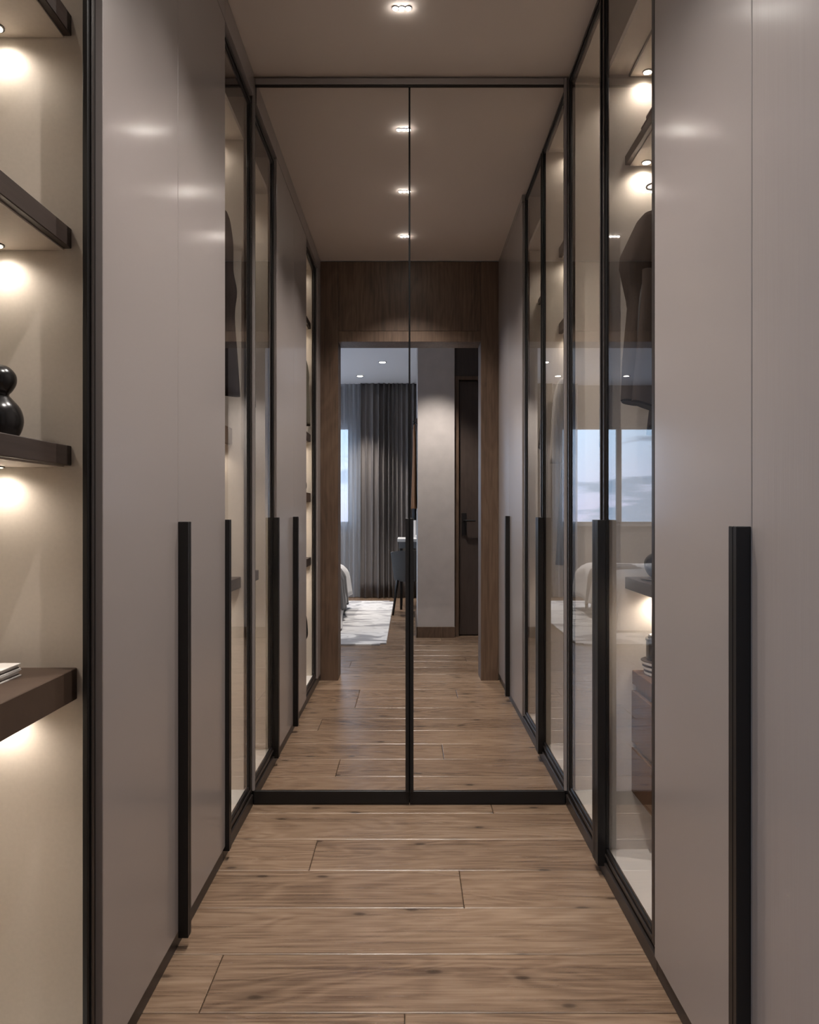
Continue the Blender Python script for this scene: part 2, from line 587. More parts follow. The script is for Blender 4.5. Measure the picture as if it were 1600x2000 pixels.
struct(boxes('wall_bedroom_right', None, M['plaster'], [(XR, XR + .12, YB, YD0 + .012, -0.01, H)], bev=0))
WZ0, WZ1 = 0.905, 2.125
PX = [(-0.77, -1.45), (-1.51, -2.19), (-2.25, -2.93)]  # last pane lies out of view, added to let in more light
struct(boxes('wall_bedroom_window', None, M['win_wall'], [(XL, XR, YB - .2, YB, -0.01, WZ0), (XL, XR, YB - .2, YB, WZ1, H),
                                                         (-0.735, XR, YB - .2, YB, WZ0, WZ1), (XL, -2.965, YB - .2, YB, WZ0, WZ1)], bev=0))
w1 = struct(boxes('window_1', None, M['frame_grey'], [(-2.965, -0.735, YB - .09, YB - .03, WZ0, WZ0 + .03), (-2.965, -0.735, YB - .09, YB - .03, WZ1 - .03, WZ1),
                                                     (-0.77, -0.735, YB - .09, YB - .03, WZ0, WZ1), (-1.51, -1.45, YB - .09, YB - .03, WZ0, WZ1),
                                                     (-2.25, -2.19, YB - .09, YB - .03, WZ0, WZ1), (-2.965, -2.93, YB - .09, YB - .03, WZ0, WZ1)], bev=.002), 'wide grey-framed bedroom window')
for a, b_ in PX:
    boxes('pane', w1, M['wglass'], [(b_, a, YB - .065, YB - .060, WZ0 + .03, WZ1 - .03)], bev=0)
boxes('sill', w1, M['frame_grey'], [(-3.0, -0.70, YB - .03, YB + .03, WZ0 - .025, WZ0)], bev=.002)
# plaster pier
struct(boxes('wall_pier', None, M['plaster'], [(0.069, 0.38, YN, YP, -0.01, H)], bev=0), 'grey plaster pier in the bedroom')
struct(boxes('baseboard_pier', None, M['panel_wood'], [(0.062, 0.384, YP, YP + .012, 0.0, 0.092), (0.057, 0.069, YN, YP + .012, 0.0, 0.092)], bev=.001))
# recessed dark door beside the pier
struct(boxes('wall_entry', None, M['dark_wood'], [(0.38, XR, -1.12, -1.03, 2.245, H), (0.38, XR, -1.12, -1.03, -0.01, 2.245)], bev=0))
d2 = struct(boxes('door_2', None, M['dark_wood'], [(0.425, 1.20, -1.03, -0.985, 0.008, 2.18)], bev=.002), 'dark brown flush bedroom door with black lever')
boxes('door_frame', d2, M['panel_wood'], [(0.385, 0.42, -1.03, -0.94, 0, 2.215), (1.205, 1.24, -1.03, -0.94, 0, 2.215), (0.42, 1.205, -1.03, -0.94, 2.185, 2.215)], bev=.002)
boxes('overpanel', d2, M['dark_wood'], [(0.385, 1.24, -1.03, -0.965, 2.218, H - .002)], bev=.002)
bm = bmesh.new()
box(bm, 0.445, 0.487, -0.985, -0.975, 0.86, 1.05, bev=.001)
tube(bm, [(0.466, -0.98, 0.985), (0.466, -0.935, 0.985), (0.475, -0.930, 0.985), (0.56, -0.930, 0.985)], 0.0085, 8)
link('door_handle', bm, M['black'], d2)

# timber lining of the closet side of the doorway
d1 = struct(boxes('door_1', None, M['panel_wood'], [(-WX, -OW, YD1 - .018, YD1 + .0, 0.0, 2.635)], bev=.001), 'walnut-lined doorway to the bedroom')
boxes('stile', d1, M['panel_wood'], [(OW, WX, YD1 - .018, YD1, 0.0, 2.635)], bev=.001)
boxes('header_panel', d1, M['panel_wood'], [(-OW + .001, OW - .001, YD1 - .018, YD1 - .001, 2.198, 2.635)], bev=.001)
boxes('head_trim', d1, M['panel_wood'], [(-OW + .001, OW - .001, YD1 - .018, YD1 + .002, OH, 2.196)], bev=.001)
boxes('jamb', d1, M['panel_wood'], [(-OW - .028, -OW, YD0, YD1 - .019, 0.0, OH + .028)], bev=.001)
boxes('jamb', d1, M['panel_wood'], [(OW, OW + .028, YD0, YD1 - .019, 0.0, OH + .028)], bev=.001)
boxes('head_jamb', d1, M['panel_wood'], [(-OW + .001, OW - .001, YD0, YD1 - .019, OH, OH + .028)], bev=.001)
boxes('casing', d1, M['panel_wood'], [(-OW - .09, -OW, YD0 - .012, YD0 - .001, 0, OH + .09), (OW, OW + .09, YD0 - .012, YD0 - .001, 0, OH + .09), (-OW, OW, YD0 - .012, YD0 - .001, OH, OH + .09)], bev=.001)


# ------------------------------------------------------------------ wardrobes
def handle(parent, s, x_back, y0, y1, z0=0.03, z1=1.038):
    """Tall grooved bar pull standing off the door edge."""
    bm = bmesh.new()
    xf = x_back - 0.0245
    ym = y0 + (y1 - y0) * 0.45
    box(bm, s * xf, s * x_back, y0, ym - .0012, z0, z1, bev=.0010)
    box(bm, s * (xf + .003), s * x_back, ym - .0014, ym + .0014, z0 + .0005, z1 - .0005)
    box(bm, s * xf, s * x_back, ym + .0012, y1, z0, z1, bev=.0010)
    return link('handle', bm, M['black'], parent)


def glass_door(root, s, y0, y1, z0, z1, st0, st1, rail=0.036, name='glass_door', glazed=True):
    """Slim black framed door; the frame is the part, its pane and pull are sub-parts."""
    x0, x1 = s * GX, s * (GX + .010)
    d_ = boxes(name, root, M['black'], [(x0, x1, y0, y0 + st0, z0, z1), (x0, x1, y1 - st1, y1, z0, z1),
                                               (x0, x1, y0 + st0, y1 - st1, z0, z0 + rail), (x0, x1, y0 + st0, y1 - st1, z1 - rail, z1)], bev=.0015)
    boxes('inner_bead', d_, M['bronze'], [(s * (GX - .004), s * (GX - .0003), y0 + st0 * .45, y0 + st0 * .75, z0 + .01, z1 - .01), (s * (GX - .004), s * (GX - .0003), y1 - st1 * .75, y1 - st1 * .45, z0 + .01, z1 - .01),
                                         (s * (GX - .004), s * (GX - .0003), y0 + st0 * .75, y1 - st1 * .75, z0 + .014, z0 + .022), (s * (GX - .004), s * (GX - .0003), y0 + st0 * .75, y1 - st1 * .75, z1 - .022, z1 - .014)], bev=.001)
    if glazed:
        boxes('pane', d_, M['glass'], [(s * (GX + .003), s * (GX + .007), y0 + st0 - .0005, y1 - st1 + .0005, z0 + rail - .0005, z1 - rail + .0005)], bev=0)
    return d_


def light_disc(parent, root, x, y, z, r=0.012, watts=SHELF_W, size=164):
    bm = bmesh.new()
    lathe(bm, [(r + .003, 0.0), (r + .003, -.0018), (r, -.0022)], x, y, z, 20, 0)
    lathe(bm, [(r * .98, -.0024), (r * .98, -.0031)], x, y, z, 20, 1)
    o_ = link('spotlight', bm, [M['bronze'], M['lens_w']], parent)
    spot('spot_lamp', (x, y, z - .010), watts, WARM, size, 1.0, r * .8, root)
    return o_


def shelf(root, s, xf, xb, y0, y1, zb, zt, lx=None, ly=None, watts=SHELF_W, fill_spot=True):
    o = boxes('shelf', root, M['shelf'], [(s * xf, s * xb, y0, y1, zb, zt)], bev=.0012)
    if zt - zb > .05:
        o.data.materials[0] = M['deep_shelf']
    boxes('liner', o, M['beige'], [(s * (xf + .014), s * (xb - .002), y0 + .001, y1 - .001, zb - .0030, zb - .0002)], bev=0)
    zb -= .0030
    if lx is not None:
        light_disc(o, root, s * lx, ly, zb - .0003, watts=watts)
        far = y0 + .045 if ly > (y0 + y1) / 2 else y1 - .045
        if fill_spot:  # extra disc and lamp out of view, added to brighten the bay
            light_disc(o, root, s * (lx + .03), far, zb - .0003, watts=watts * (1.3 + 1.2 * abs(far - ly)), size=130)
    return o


BX = 1.15   # cabinet back


def carcase(root, s, y0, y1, ztop, zbase, side0=True, side1=True, xf=0.594):
    if side0:
        boxes('side_panel', root, M['beige'], [(s * xf, s * BX, y0, y0 + .018, zbase, ztop)], bev=0)
    if side1:
        boxes('side_panel', root, M['beige'], [(s * xf, s * BX, y1 - .018, y1, zbase, ztop)], bev=0)


def plinth(root, s, y0, y1):
    boxes('plinth', root, M['bronze'], [(s * (WX + .006), s * (WX + .03), y0, y1, 0.0, 0.040)], bev=.001)


# --- left foreground open cabinet (near the doorway)
A = thing('display_cabinet', 'open black-framed cabinet in the left foreground with dark lit shelves', 'cabinet', (-0.86, 1.05, 0))
s = -1
ya, yb = 0.872, 1.3745
boxes('filler', A, M['taupe'], [(-WX, -WX - .04, YD1 + .001, 0.868, 0.042, 2.55)], bev=.001)
plinth(A, s, YD1 + .001, yb)
gd = glass_door(A, s, ya, 1.3745, 0.045, 2.548, 0.034, 0.034, name='front_frame', glazed=False)
boxes('cornice', A, M['taupe'], [(-WX, -WX - .04, YD1 + .001, yb, 2.556, H - .002)], bev=.001)
boxes('base_panel', A, M['white_lam'], [(-.586, -BX, ya, yb, 0.045, 0.066)], bev=0)
boxes('back_panel', A, M['beige'], [(-BX, -BX - .018, ya, yb, 0.066, 2.548)], bev=0)
boxes('side_panel', A, M['beige'], [(-.594, -BX, 1.3705, 1.3745, 0.066, 2.548)], bev=0)
boxes('side_panel', A, M['beige'], [(-.594, -BX, ya, 0.890, 0.066, 2.548)], bev=0)
boxes('divider', A, M['beige'], [(-.614, -BX, 1.070, 1.085, 0.066, 2.528)], bev=0)
boxes('top_panel', A, M['beige'], [(-.594, -BX, 0.890, 1.3705, 2.530, 2.548)], bev=0)
for zb, zt, xf in ((1.926, 1.963, .614), (1.5397, 1.576, .614), (1.146, 1.1815, .614), (.722, .779, .604)):
    shelf(A, s, xf, BX - .001, 1.0855, 1.3700, zb, zt, .735, 1.338, SHELF_W * (.72 if zb > 1 else 1.15))
light_disc(A, A, -.735, 1.338, 2.5297, watts=SHELF_W * .72)
light_disc(A, A, -.76, 1.14, 2.5297, watts=SHELF_W * 1.5, size=130)  # unseen extra spot, added to light the side panel evenly
for zb, zt, xf in ((2.17, 2.205, .600), (1.485, 1.53, .600), (1.121, 1.174, .600), (.739, .785, .598)):
    shelf(A, s, xf, BX - .001, 0.8905, 1.0695, zb, zt, .70, .925)
light_disc(A, A, -.70, .925, 2.5297)

# --- left pair of solid doors
B = thing('wardrobe', 'tall taupe two-door wardrobe on the left beyond the open lit shelves', 'wardrobe', (-0.86, 1.83, 0))
boxes('door', B, M['taupe'], [(-WX, -WX - .022, 1.3770, 1.8212, 0.045, 2.552)], bev=.0012)
dd = boxes('door', B, M['taupe'], [(-WX, -WX - .022, 1.8236, 2.2890, 0.045, 2.552)], bev=.0012)
handle(dd, s, WX, 1.8236, 1.8500)
plinth(B, s, 1.3755, 2.2890)
boxes('cornice', B, M['taupe'], [(-WX, -WX - .04, 1.3755, 2.2890, 2.556, H - .002)], bev=.001)
boxes('side_panel', B, M['taupe'], [(-.584, -BX, 1.3755, 1.3905, 0.045, 2.55)], bev=0)
boxes('side_panel', B, M['taupe'], [(-.584, -BX, 2.273, 2.288, 0.045, 2.55)], bev=0)
boxes('divider', B, M['taupe'], [(-.584, -BX, 1.8145, 1.8305, 0.045, 2.55)], bev=0)
boxes('top_panel', B, M['taupe'], [(-.584, -BX, 1.391, 2.272, 2.53, 2.55)], bev=0)

# --- left glass cabinet by the mirror
Cc = thing('display_cabinet', 'narrow glass-door cabinet on the left, next to the mirror, dark coat inside', 'cabinet', (-0.86, 2.51, 0))
y0, y1 = 2.2905, 2.7275
gd = glass_door(Cc, s, y0, y1, 0.045, 2.548, 0.036, 0.040)
handle(gd, s, GX, 2.2905, 2.3170)
plinth(Cc, s, y0, y1)
boxes('cornice', Cc, M['taupe'], [(-WX, -WX - .04, y0, y1 - .02, 2.556, H - .002)], bev=.001)
boxes('base_panel', Cc, M['white_lam'], [(-.586, -BX, y0, y1, 0.045, 0.066)], bev=0)
boxes('back_panel', Cc, M['beige'], [(-BX, -BX - .018, y0, y1, 0.066, 2.548)], bev=0)
boxes('side_panel', Cc, M['beige'], [(-.594, -BX, y0, 2.3085, 0.066, 2.548)], bev=0)
boxes('side_panel', Cc, M['beige'], [(-.594, -BX, 2.7005, y1, 0.066, 2.548)], bev=0)
boxes('top_panel', Cc, M['beige'], [(-.594, -BX, 2.309, 2.7000, 2.395, 2.413)], bev=0)
light_disc(Cc, Cc, -.72, 2.672, 2.3948)
light_disc(Cc, Cc, -.74, 2.40, 2.3948, watts=SHELF_W * 1.5, size=130)  # extra spot hidden behind the solid door, added as fill light
shelf(Cc, s, .635, BX - .001, 2.45, 2.7000, 1.301, 1.360, .72, 2.672)
shelf(Cc, s, .604, BX - .001, 2.45, 2.7000, .790, .829, .72, 2.672)
bm = bmesh.new()
tube(bm, [(-.86, 2.309, 2.26), (-.86, 2.70, 2.26)], .011, 10)
link('clothes_rail', bm, M['black'], Cc, True)

# --- right foreground solid doors
s = 1
D = thing('wardrobe', 'tall taupe two-door wardrobe in the right foreground with a full black pull', 'wardrobe', (0.86, 1.23, 0))
boxes('door', D, M['taupe_grain'], [(WX, WX + .022, 0.7320, 1.2322, 0.045, 2.60)], bev=.0012)
dd = boxes('door', D, M['taupe'], [(WX, WX + .022, 1.2350, 1.7220, 0.045, 2.60)], bev=.0012)
handle(dd, s, WX, 1.2350, 1.2660)
plinth(D, s, 0.7315, 1.7220)
boxes('cornice', D, M['taupe'], [(WX, WX + .04, 0.7315, 1.7220, 2.604, H - .002)], bev=.001)
boxes('side_panel', D, M['taupe'], [(.584, BX, 0.7315, 0.7465, 0.045, 2.60)], bev=0)
boxes('side_panel', D, M['taupe'], [(.584, BX, 1.707, 1.722, 0.045, 2.60)], bev=0)
boxes('divider', D, M['taupe'], [(.584, BX, 1.2255, 1.2415, 0.045, 2.60)], bev=0)
boxes('top_panel', D, M['taupe'], [(.584, BX, 0.747, 1.706, 2.58, 2.60)], bev=0)

# --- right double glass cabinet
E = thing('display_cabinet', 'double glass-door cabinet on the right with hanging jacket and brown drawers', 'cabinet', (0.86, 2.23, 0))
y0, y1, ysm = 1.7235, 2.7275, 2.2265
gd = glass_door(E, s, y0, ysm - .0012, 0.045, 2.622, 0.058, 0.031)
handle(gd, s, GX, 2.194, 2.2245)
gd = glass_door(E, s, ysm + .0012, y1, 0.045, 2.622, 0.031, 0.052)
handle(gd, s, GX, 2.2290, 2.2600)
plinth(E, s, y0, y1)
boxes('base_panel', E, M['white_lam'], [(.586, BX, y0, y1, 0.045, 0.066)], bev=0)
boxes('back_panel', E, M['beige'], [(BX, BX + .018, y0, y1, 0.066, 2.62)], bev=0)
boxes('side_panel', E, M['beige'], [(.594, BX, y0, 1.7415, 0.066, 2.62)], bev=0)
boxes('side_panel', E, M['beige'], [(.594, BX, 2.7005, y1, 0.066, 2.62)], bev=0)
boxes('divider', E, M['beige'], [(.584, BX, 2.2250, 2.2420, 0.066, 2.62)], bev=0)
boxes('top_panel', E, M['beige'], [(.584, BX, 1.742, 2.2245, 2.352, 2.372)], bev=0)
tp = boxes('lamp_panel', E, M['shelf'], [(.647, 1.10, 1.80, 2.2242, 2.3455, 2.3518)], bev=0)
boxes('liner', tp, M['beige'], [(.651, 1.096, 1.804, 2.2202, 2.3445, 2.3455)], bev=0)
light_disc(tp, E, .694, 2.197, 2.3443)
light_disc(tp, E, .73, 1.86, 2.3443, watts=SHELF_W * 1.8, size=130)  # added fill spot towards the camera, hidden from view
boxes('top_panel', E, M['beige'], [(.594, BX, 2.2425, 2.7000, 2.600, 2.618)], bev=0)
light_disc(E, E, .70, 2.278, 2.5998)
light_disc(E, E, .78, 2.63, 2.5998, watts=SHELF_W * 1.8, size=130)  # added hidden spot that brightens the far bay
shelf(E, s, .636, BX - .001, 1.742, 2.2245, 2.084, 2.111, .691, 2.197, SHELF_W * 1.2, False)
shelf(E, s, .636, BX - .001, 1.742, 2.2245, .8357, .870, .735, 2.19, SHELF_W * 1.6)
shelf(E, s, .639, BX - .001, 2.2425, 2.46, 2.149, 2.190, .70, 2.275)
shelf(E, s, .639, BX - .001, 2.2425, 2.46, 1.822, 1.866, .70, 2.275)
bm = bmesh.new()
tube(bm, [(.86, 1.742, 1.985), (.86, 2.2245, 1.985)], .011, 10)
link('clothes_rail', bm, M['black'], E, True)
bm = bmesh.new()
tube(bm, [(.86, 2.243, 1.74), (.86, 2.70, 1.74)], .011, 10)
link('clothes_rail', bm, M['black'], E, True)

# hung drawer unit inside it
Fd = thing('drawer_unit', 'brown wall-hung drawer unit low in the right glass cabinet', 'drawers', (0.90, 1.98, 0.2374))
boxes('carcase', Fd, M['brown'], [(.668, 1.12, 1.76, 2.2240, .2374, .5547)], bev=.001)
boxes('top_board', Fd, M['brown'], [(.657, 1.12, 1.745, 2.2240, .5547, .5955)], bev=.0015)
boxes('drawer', Fd, M['brown'], [(.655, .668, 1.76, 2.2240, .3855, .5366)], bev=.0015)
boxes('drawer', Fd, M['brown'], [(.655, .668, 1.76, 2.2240, .2374, .3688)], bev=.0015)

# ------------------------------------------------------------------ mirror doors
for s, lab in ((-1, 'left full-height mirrored sliding door at the corridor end'), (1, 'right full-height mirrored sliding door at the corridor end')):
    R_ = thing('mirror_door', lab, 'mirror', (s * .28, YM, 0))
    boxes('mirror', R_, M['mirror'], [(s * .0032, s * .5595, YM, YM + .006, .051, 2.600)], bev=0)
    boxes('bottom_rail', R_, M['black'], [(s * .0010, s * .5640, YM - .006, YM + .02, .006, .0505)], bev=.001)
    boxes('shoe', R_, M['bronze'], [(s * .0015, s * .5640, YM - .003, YM + .02, .0005, .0055)], bev=0)
    boxes('stile', R_, M['seam'], [(s * .0004, s * .0032, YM - .002, YM + .02, .051, 2.600)], bev=0)
    boxes('backing', R_, M['bronze'], [(s * .0030, s * .5595, YM + .0065, YM + .02, .051, 2.600)], bev=0)
    boxes('handle', R_, M['black'], [(s * .0018, s * .0145, YM - .0225, YM - .0045, .051, 1.038)], bev=.001)
struct(boxes('trim_1', None, M['taupe'], [(-.5595, .5595, YM - .006, YM + .02, 2.610, 2.632)], bev=.0015), 'taupe track cover above the mirror doors')
struct(boxes('trim_2', None, M['bronze'], [(-.5595, .5595, YM - .003, YM + .02, 2.6015, 2.6095)], bev=.001), 'dark track edge above the mirror doors')
struct(boxes('trim_3', None, M['taupe'], [(-.5705, -.5605, YM - .008, YM + .02, .052, 2.632)], bev=.001), 'slim taupe edge strip left of the mirror')
struct(boxes('trim_4', None, M['taupe'], [(.5605, .5705, YM - .008, YM + .02, .052, 2.632)], bev=.001), 'slim taupe edge strip right of the mirror')

# ------------------------------------------------------------------ ceiling lights
for y, lab in ((2.36, 'recessed triple-spot ceiling light nearest the mirror'), (1.76, 'recessed triple-spot ceiling light in the middle of the corridor'), (1.155, 'recessed triple-spot ceiling light nearest the doorway')):
    L_ = thing('ceiling_light', lab, 'light', (-.024, y, H), 'triple ceiling spots')
    bm = bmesh.new()
    for k in (-1, 0, 1):
        lathe(bm, [(.0105, 0.0), (.0105, -.0022), (.0088, -.0028)], -.024 + k * .0203, y, H - .0002, 22)
    link('bezel', bm, M['black'], L_)
    for k in (-1, 0, 1):
        bm = bmesh.new()
        lathe(bm, [(.0087, -.0030), (.0085, -.0036), (.0074, -.0052), (.005, -.0066), (.002, -.0072)], -.024 + k * .0203, y, H, 22)
        link('lens', bm, M['lens'], L_)
    spot('spot_lamp', (-.024, y, H - .018), CEIL_W, NEUT, 106, 1.0, .006, L_)
for x, y, lab in ((-.286, -2.48, 'round bedroom downlight nearest the doorway'), (-.575, -3.29, 'round bedroom downlight near the dark curtain'), (-1.37, -3.29, 'round bedroom downlight above the window side of the bed'),
                  (.22, -.42, 'round bedroom downlight before the plaster pier')):
    L_ = thing('downlight', lab, 'light', (x, y, H), 'bedroom downlights')
    bm = bmesh.new()
    lathe(bm, [(.044, 0.0), (.044, -.003), (.034, -.004)], x, y, H - .0002, 28)
    link('bezel', bm, M['black'], L_)
    bm = bmesh.new()
    lathe(bm, [(.033, -.0042), (.033, -.006)], x, y, H, 28)
    link('lens', bm, M['lens_b'], L_)
    spot('spot_lamp', (x, y, H - .02), BED_W, NEUT, 80, .6, .03, L_)


# ------------------------------------------------------------------ things on the shelves
def gourd(bm, x, y, z, k):
    prof = [(.012, 0), (.027, .003), (.036, .018), (.039, .036), (.034, .055), (.022, .070), (.0165, .0775), (.022, .085), (.028, .098), (.027, .112), (.017, .124), (.004, .128)]
    pr = catmull([(r * k, h * k) for r, h in prof], 4)
    lathe(bm, pr, x, y, z, 32)


bm = bmesh.new()
gourd(bm, -.693, 1.27, 1.1820, 1.0)
tag(link('gourd_vase', bm, M['vase'], None, True), 'black gourd-shaped vase on the lit left shelf', 'vase')
bm = bmesh.new()
lathe(bm, catmull([(.02, 0), (.045, .006), (.056, .03), (.054, .065), (.036, .092), (.012, .105), (.010, .11)], 4), -.668, .985, 1.1746, 28)
tag(link('round_vase', bm, M['vase'], None, True), 'black round vase in left cabinet beside the doorway, seen in the mirror', 'vase')
bm = bmesh.new()
lathe(bm, catmull([(.02, 0), (.046, .004), (.062, .030), (.060, .053), (.042, .069), (.016, .075), (.012, .08)], 4), .722, 2.11, .8755, 32)
rv = link('round_vase', bm, M['vase'], None, True)
tag(rv, 'glossy black round vase on the right cabinet shelf above the drawers', 'vase')
bm = bmesh.new()
lathe(bm, [(.04, 0), (.072, .003), (.073, .005), (.04, .0052)], .722, 2.11, .8702, 32)
tag(link('saucer', bm, M['shelf'], None, True), 'dark saucer under the glossy black round vase', 'saucer')
bm = bmesh.new()
lathe(bm, catmull([(.02, 0), (.04, .004), (.052, .03), (.05, .06), (.03, .085), (.010, .095)], 4), .70, 2.34, 1.866, 28)
tag(link('round_vase', bm, M['vase'], None, True), 'black round vase on the upper shelf of the mirrored right cabinet', 'vase')

# papers and card on the deep left shelf
zz = .7792
for (x0, x1, y0_, y1_, th, lab) in ((-.672, -.93, 1.125, 1.305, .011, 'white book at the bottom of the pile on the left shelf'), (-.672, -.93, 1.127, 1.303, .010, 'white book at the top of the pile on the left shelf')):
    bk = thing('book', lab, 'book', ((x0 + x1) / 2, (y0_ + y1_) / 2, zz), 'books on the deep left shelf')
    boxes('cover', bk, M['paper'], [(x0, x1, y0_, y1_, zz, zz + .0016), (x0, x1, y0_, y1_, zz + th - .0016, zz + th)], bev=0)
    boxes('pages', bk, M['shelf'], [(x0 - .002, x1 + .002, y0_ + .002, y1_ - .002, zz + .0017, zz + .0036)], bev=0)
    boxes('page_block', bk, M['paper'], [(x0 - .003, x1 + .003, y0_ + .003, y1_ - .003, zz + .0037, zz + th - .0017)], bev=0)
    zz += th + .0005
bm = bmesh.new()
lathe(bm, catmull([(.012, 0), (.016, .004), (.014, .012), (.030, .017), (.034, .021), (.034, .024)], 3), -.735, 1.24, zz, 24)
tag(link('small_dish', bm, M['paper'], None, True), 'small white footed dish on the white books', 'dish')

# jar and plates on the drawer unit
zz = .5957
for i, (r, th, lab) in enumerate(((.062, .014, 'bottom pale plate of the pile on the brown drawer unit'), (.066, .014, 'middle pale plate of the pile on the brown drawer unit'), (.070, .014, 'top pale plate of the pile on the brown drawer unit'))):
    p_ = thing('plate', lab, 'plate', (.733, 2.150, zz), 'plates on the drawer unit')
    bm = bmesh.new()
    lathe(bm, [(r * .8, 0), (r * .98, th * .30), (r, th * .6), (r, th - .002), (r * .97, th - .001)], .733, 2.150, zz, 32)
    link('dish', bm, M['white'], p_, True, .6)
    bm = bmesh.new()
    lathe(bm, [(r * .985, 0), (r * 1.008, .0008), (r * 1.008, .0022), (r * .98, .003)], .733, 2.150, zz + th - .003, 32)
    link('rim', bm, M['shelf'], p_)
    zz += th + .0006
j_ = thing('jar', 'black lidded jar on the pile of pale plates', 'jar', (.733, 2.150, zz))
bm = bmesh.new()
lathe(bm, [(.052, 0), (.056, .004), (.056, .050), (.052, .055)], .733, 2.150, zz, 32)
link('body', bm, M['vase'], j_, True, .6)
bm = bmesh.new()
lathe(bm, [(.058, .0552), (.058, .0615), (.050, .062), (.050, .069), (.046, .0695)], .733, 2.150, zz, 32)
link('lid', bm, M['vase'], j_, True, .6)
bm = bmesh.new()
lathe(bm, [(.0455, .0697), (.0455, .0707)], .733, 2.150, zz, 32)
link('lid_inlay', bm, M['white'], j_)


# folded knitwear on the upper shelf
def folded(x0, x1, y0_, y1_, z0, z1, mat, lab, k):
    bm = bmesh.new()
    box(bm, x0, x1, y0_, y1_, z0, z1, bev=0)
    bmesh.ops.subdivide_edges(bm, edges=list(bm.edges), cuts=5, use_grid_fill=True)
    cx, cy, cz_ = (x0 + x1) / 2, (y0_ + y1_) / 2, (z0 + z1) / 2
    hx, hy, hz = (x1 - x0) / 2, (y1_ - y0_) / 2, (z1 - z0) / 2
    for v in bm.verts:
        u, w, q = (v.co.x - cx) / hx, (v.co.y - cy) / hy, (v.co.z - cz_) / hz
        e = max(abs(u), abs(w))
        rr = 1 - .10 * abs(q) ** 3
        v.co.x = cx + hx * u * rr
        v.co.y = cy + hy * w * rr
        zz_ = q * (1 - .30 * e ** 4) + (.05 * math.sin(7 * u + k) if q > .9 else 0)
        v.co.z = z0 + (zz_ + 1) / 2 * (z1 - z0) if q > -.99 else z0
    tag(link('folded_sweater', bm, mat, None, True), lab, 'clothes', 'folded knitwear on the upper right shelf')


folded(.660, 1.0, 1.88, 2.165, 2.1112, 2.150, M['taupe_knit'], 'grey sweater at the bottom of the folded pile', 0)
folded(.664, 1.0, 1.89, 2.163, 2.1505, 2.172, M['maroon'], 'maroon sweater in the middle of the folded pile', 1)
folded(.676, 1.0, 1.90, 2.155, 2.1725, 2.205, M['maroon'], 'maroon sweater on top of the folded pile', 2)


# ------------------------------------------------------------------ clothes
def hanger(lab, s, x, y, z, rail_z, half=.19, bow=False):
    h_ = thing('clothes_hanger', lab, 'hanger', (s * x, y, z))
    bm = bmesh.new()
    pts = [(s * (x + half * q), y, z + .05 - .075 * abs(q) ** 1.4) for q in [i / 8 - 1 for i in range(17)]]
    tube(bm, pts, .0075, 8)
    link('shoulder_bar', bm, M['shelf'], h_, True)
    bm = bmesh.new()
    pts = [(s * x, y, z + .05), (s * x, y, rail_z - .03)]
    for k in range(9):
        a = -PI / 2 + k / 8 * 1.35 * PI
        pts.append((s * (x + .0165 * math.cos(a)), y, rail_z + .0165 * math.sin(a)))
    tube(bm, pts, .0025, 8)
    link('hook', bm, M['black'], h_, True)
    return h_


def sleeve_mesh(rows, seg=22, sub=4, crisp=False):
    bm = bmesh.new()
    if crisp:       # straight pressed folds between the given sections
        rr_ = []
        for p, q in zip(rows, rows[1:]):
            for k in range(sub):
                rr_.append(tuple(a + (b - a) * k / sub for a, b in zip(p, q)))
        rr_.append(rows[-1])
        rows = rr_
    else:
        rows = catmull(rows, sub)
    loft(bm, rows, seg)
    return bm


# taupe jacket, right near bay
hanger('dark hanger carrying the taupe jacket in the right cabinet', 1, .86, 2.11, 1.85, 1.985)
J = thing('suit_jacket', 'taupe wool jacket hanging behind the right glass door', 'jacket', (.86, 2.11, 1.30))
bm = bmesh.new()
loft(bm, catmull([(.86, 2.11, 1.905, .05, .040, 0, 3, 0, 0), (.86, 2.11, 1.895, .18, .045, 0, 3, 0, -.0), (.86, 2.11, 1.85, .205, .055, .01, 3, 0, 0),
                  (.87, 2.11, 1.70, .185, .060, .02, 5, .4, 0), (.87, 2.11, 1.50, .180, .060, .04, 5, .8, 0), (.87, 2.11, 1.28, .20, .062, .06, 5, 1.0, 0)], 5), 32)
link('body', bm, M['suit'], J, True)
link('sleeve', sleeve_mesh([(.745, 2.10, 1.893, .020, .020, 0, 3, 0, 0), (.700, 2.10, 1.888, .050, .042, 0, 3, 0, 0), (.672, 2.10, 1.872, .036, .050, 0, 3, 0, 0), (.640, 2.10, 1.775, .0505, .052, .02, 3, .9, 0),
                            (.6335, 2.095, 1.745, .0475, .050, .03, 3, 1.0, 0), (.646, 2.09, 1.655, .043, .046, .03, 3, 1.3, 0), (.644, 2.085, 1.630, .039, .044, .02, 3, 1.2, 0), (.624, 2.08, 1.48, .034, .040, .01, 3, 1, 0), (.6135, 2.075, 1.365, .0295, .036, 0, 3, 1, -.18)], 24, 3, True), M['suit'], J, True, .5)
bm = bmesh.new()
loft(bm, [(.6135, 2.075, 1.3630, .0275, .034, 0, 3, 1, -.18), (.6135, 2.075, 1.3600, .0260, .032, 0, 3, 1, -.18)], 24)
link('cuff_lining', bm, M['suit_in'], J)
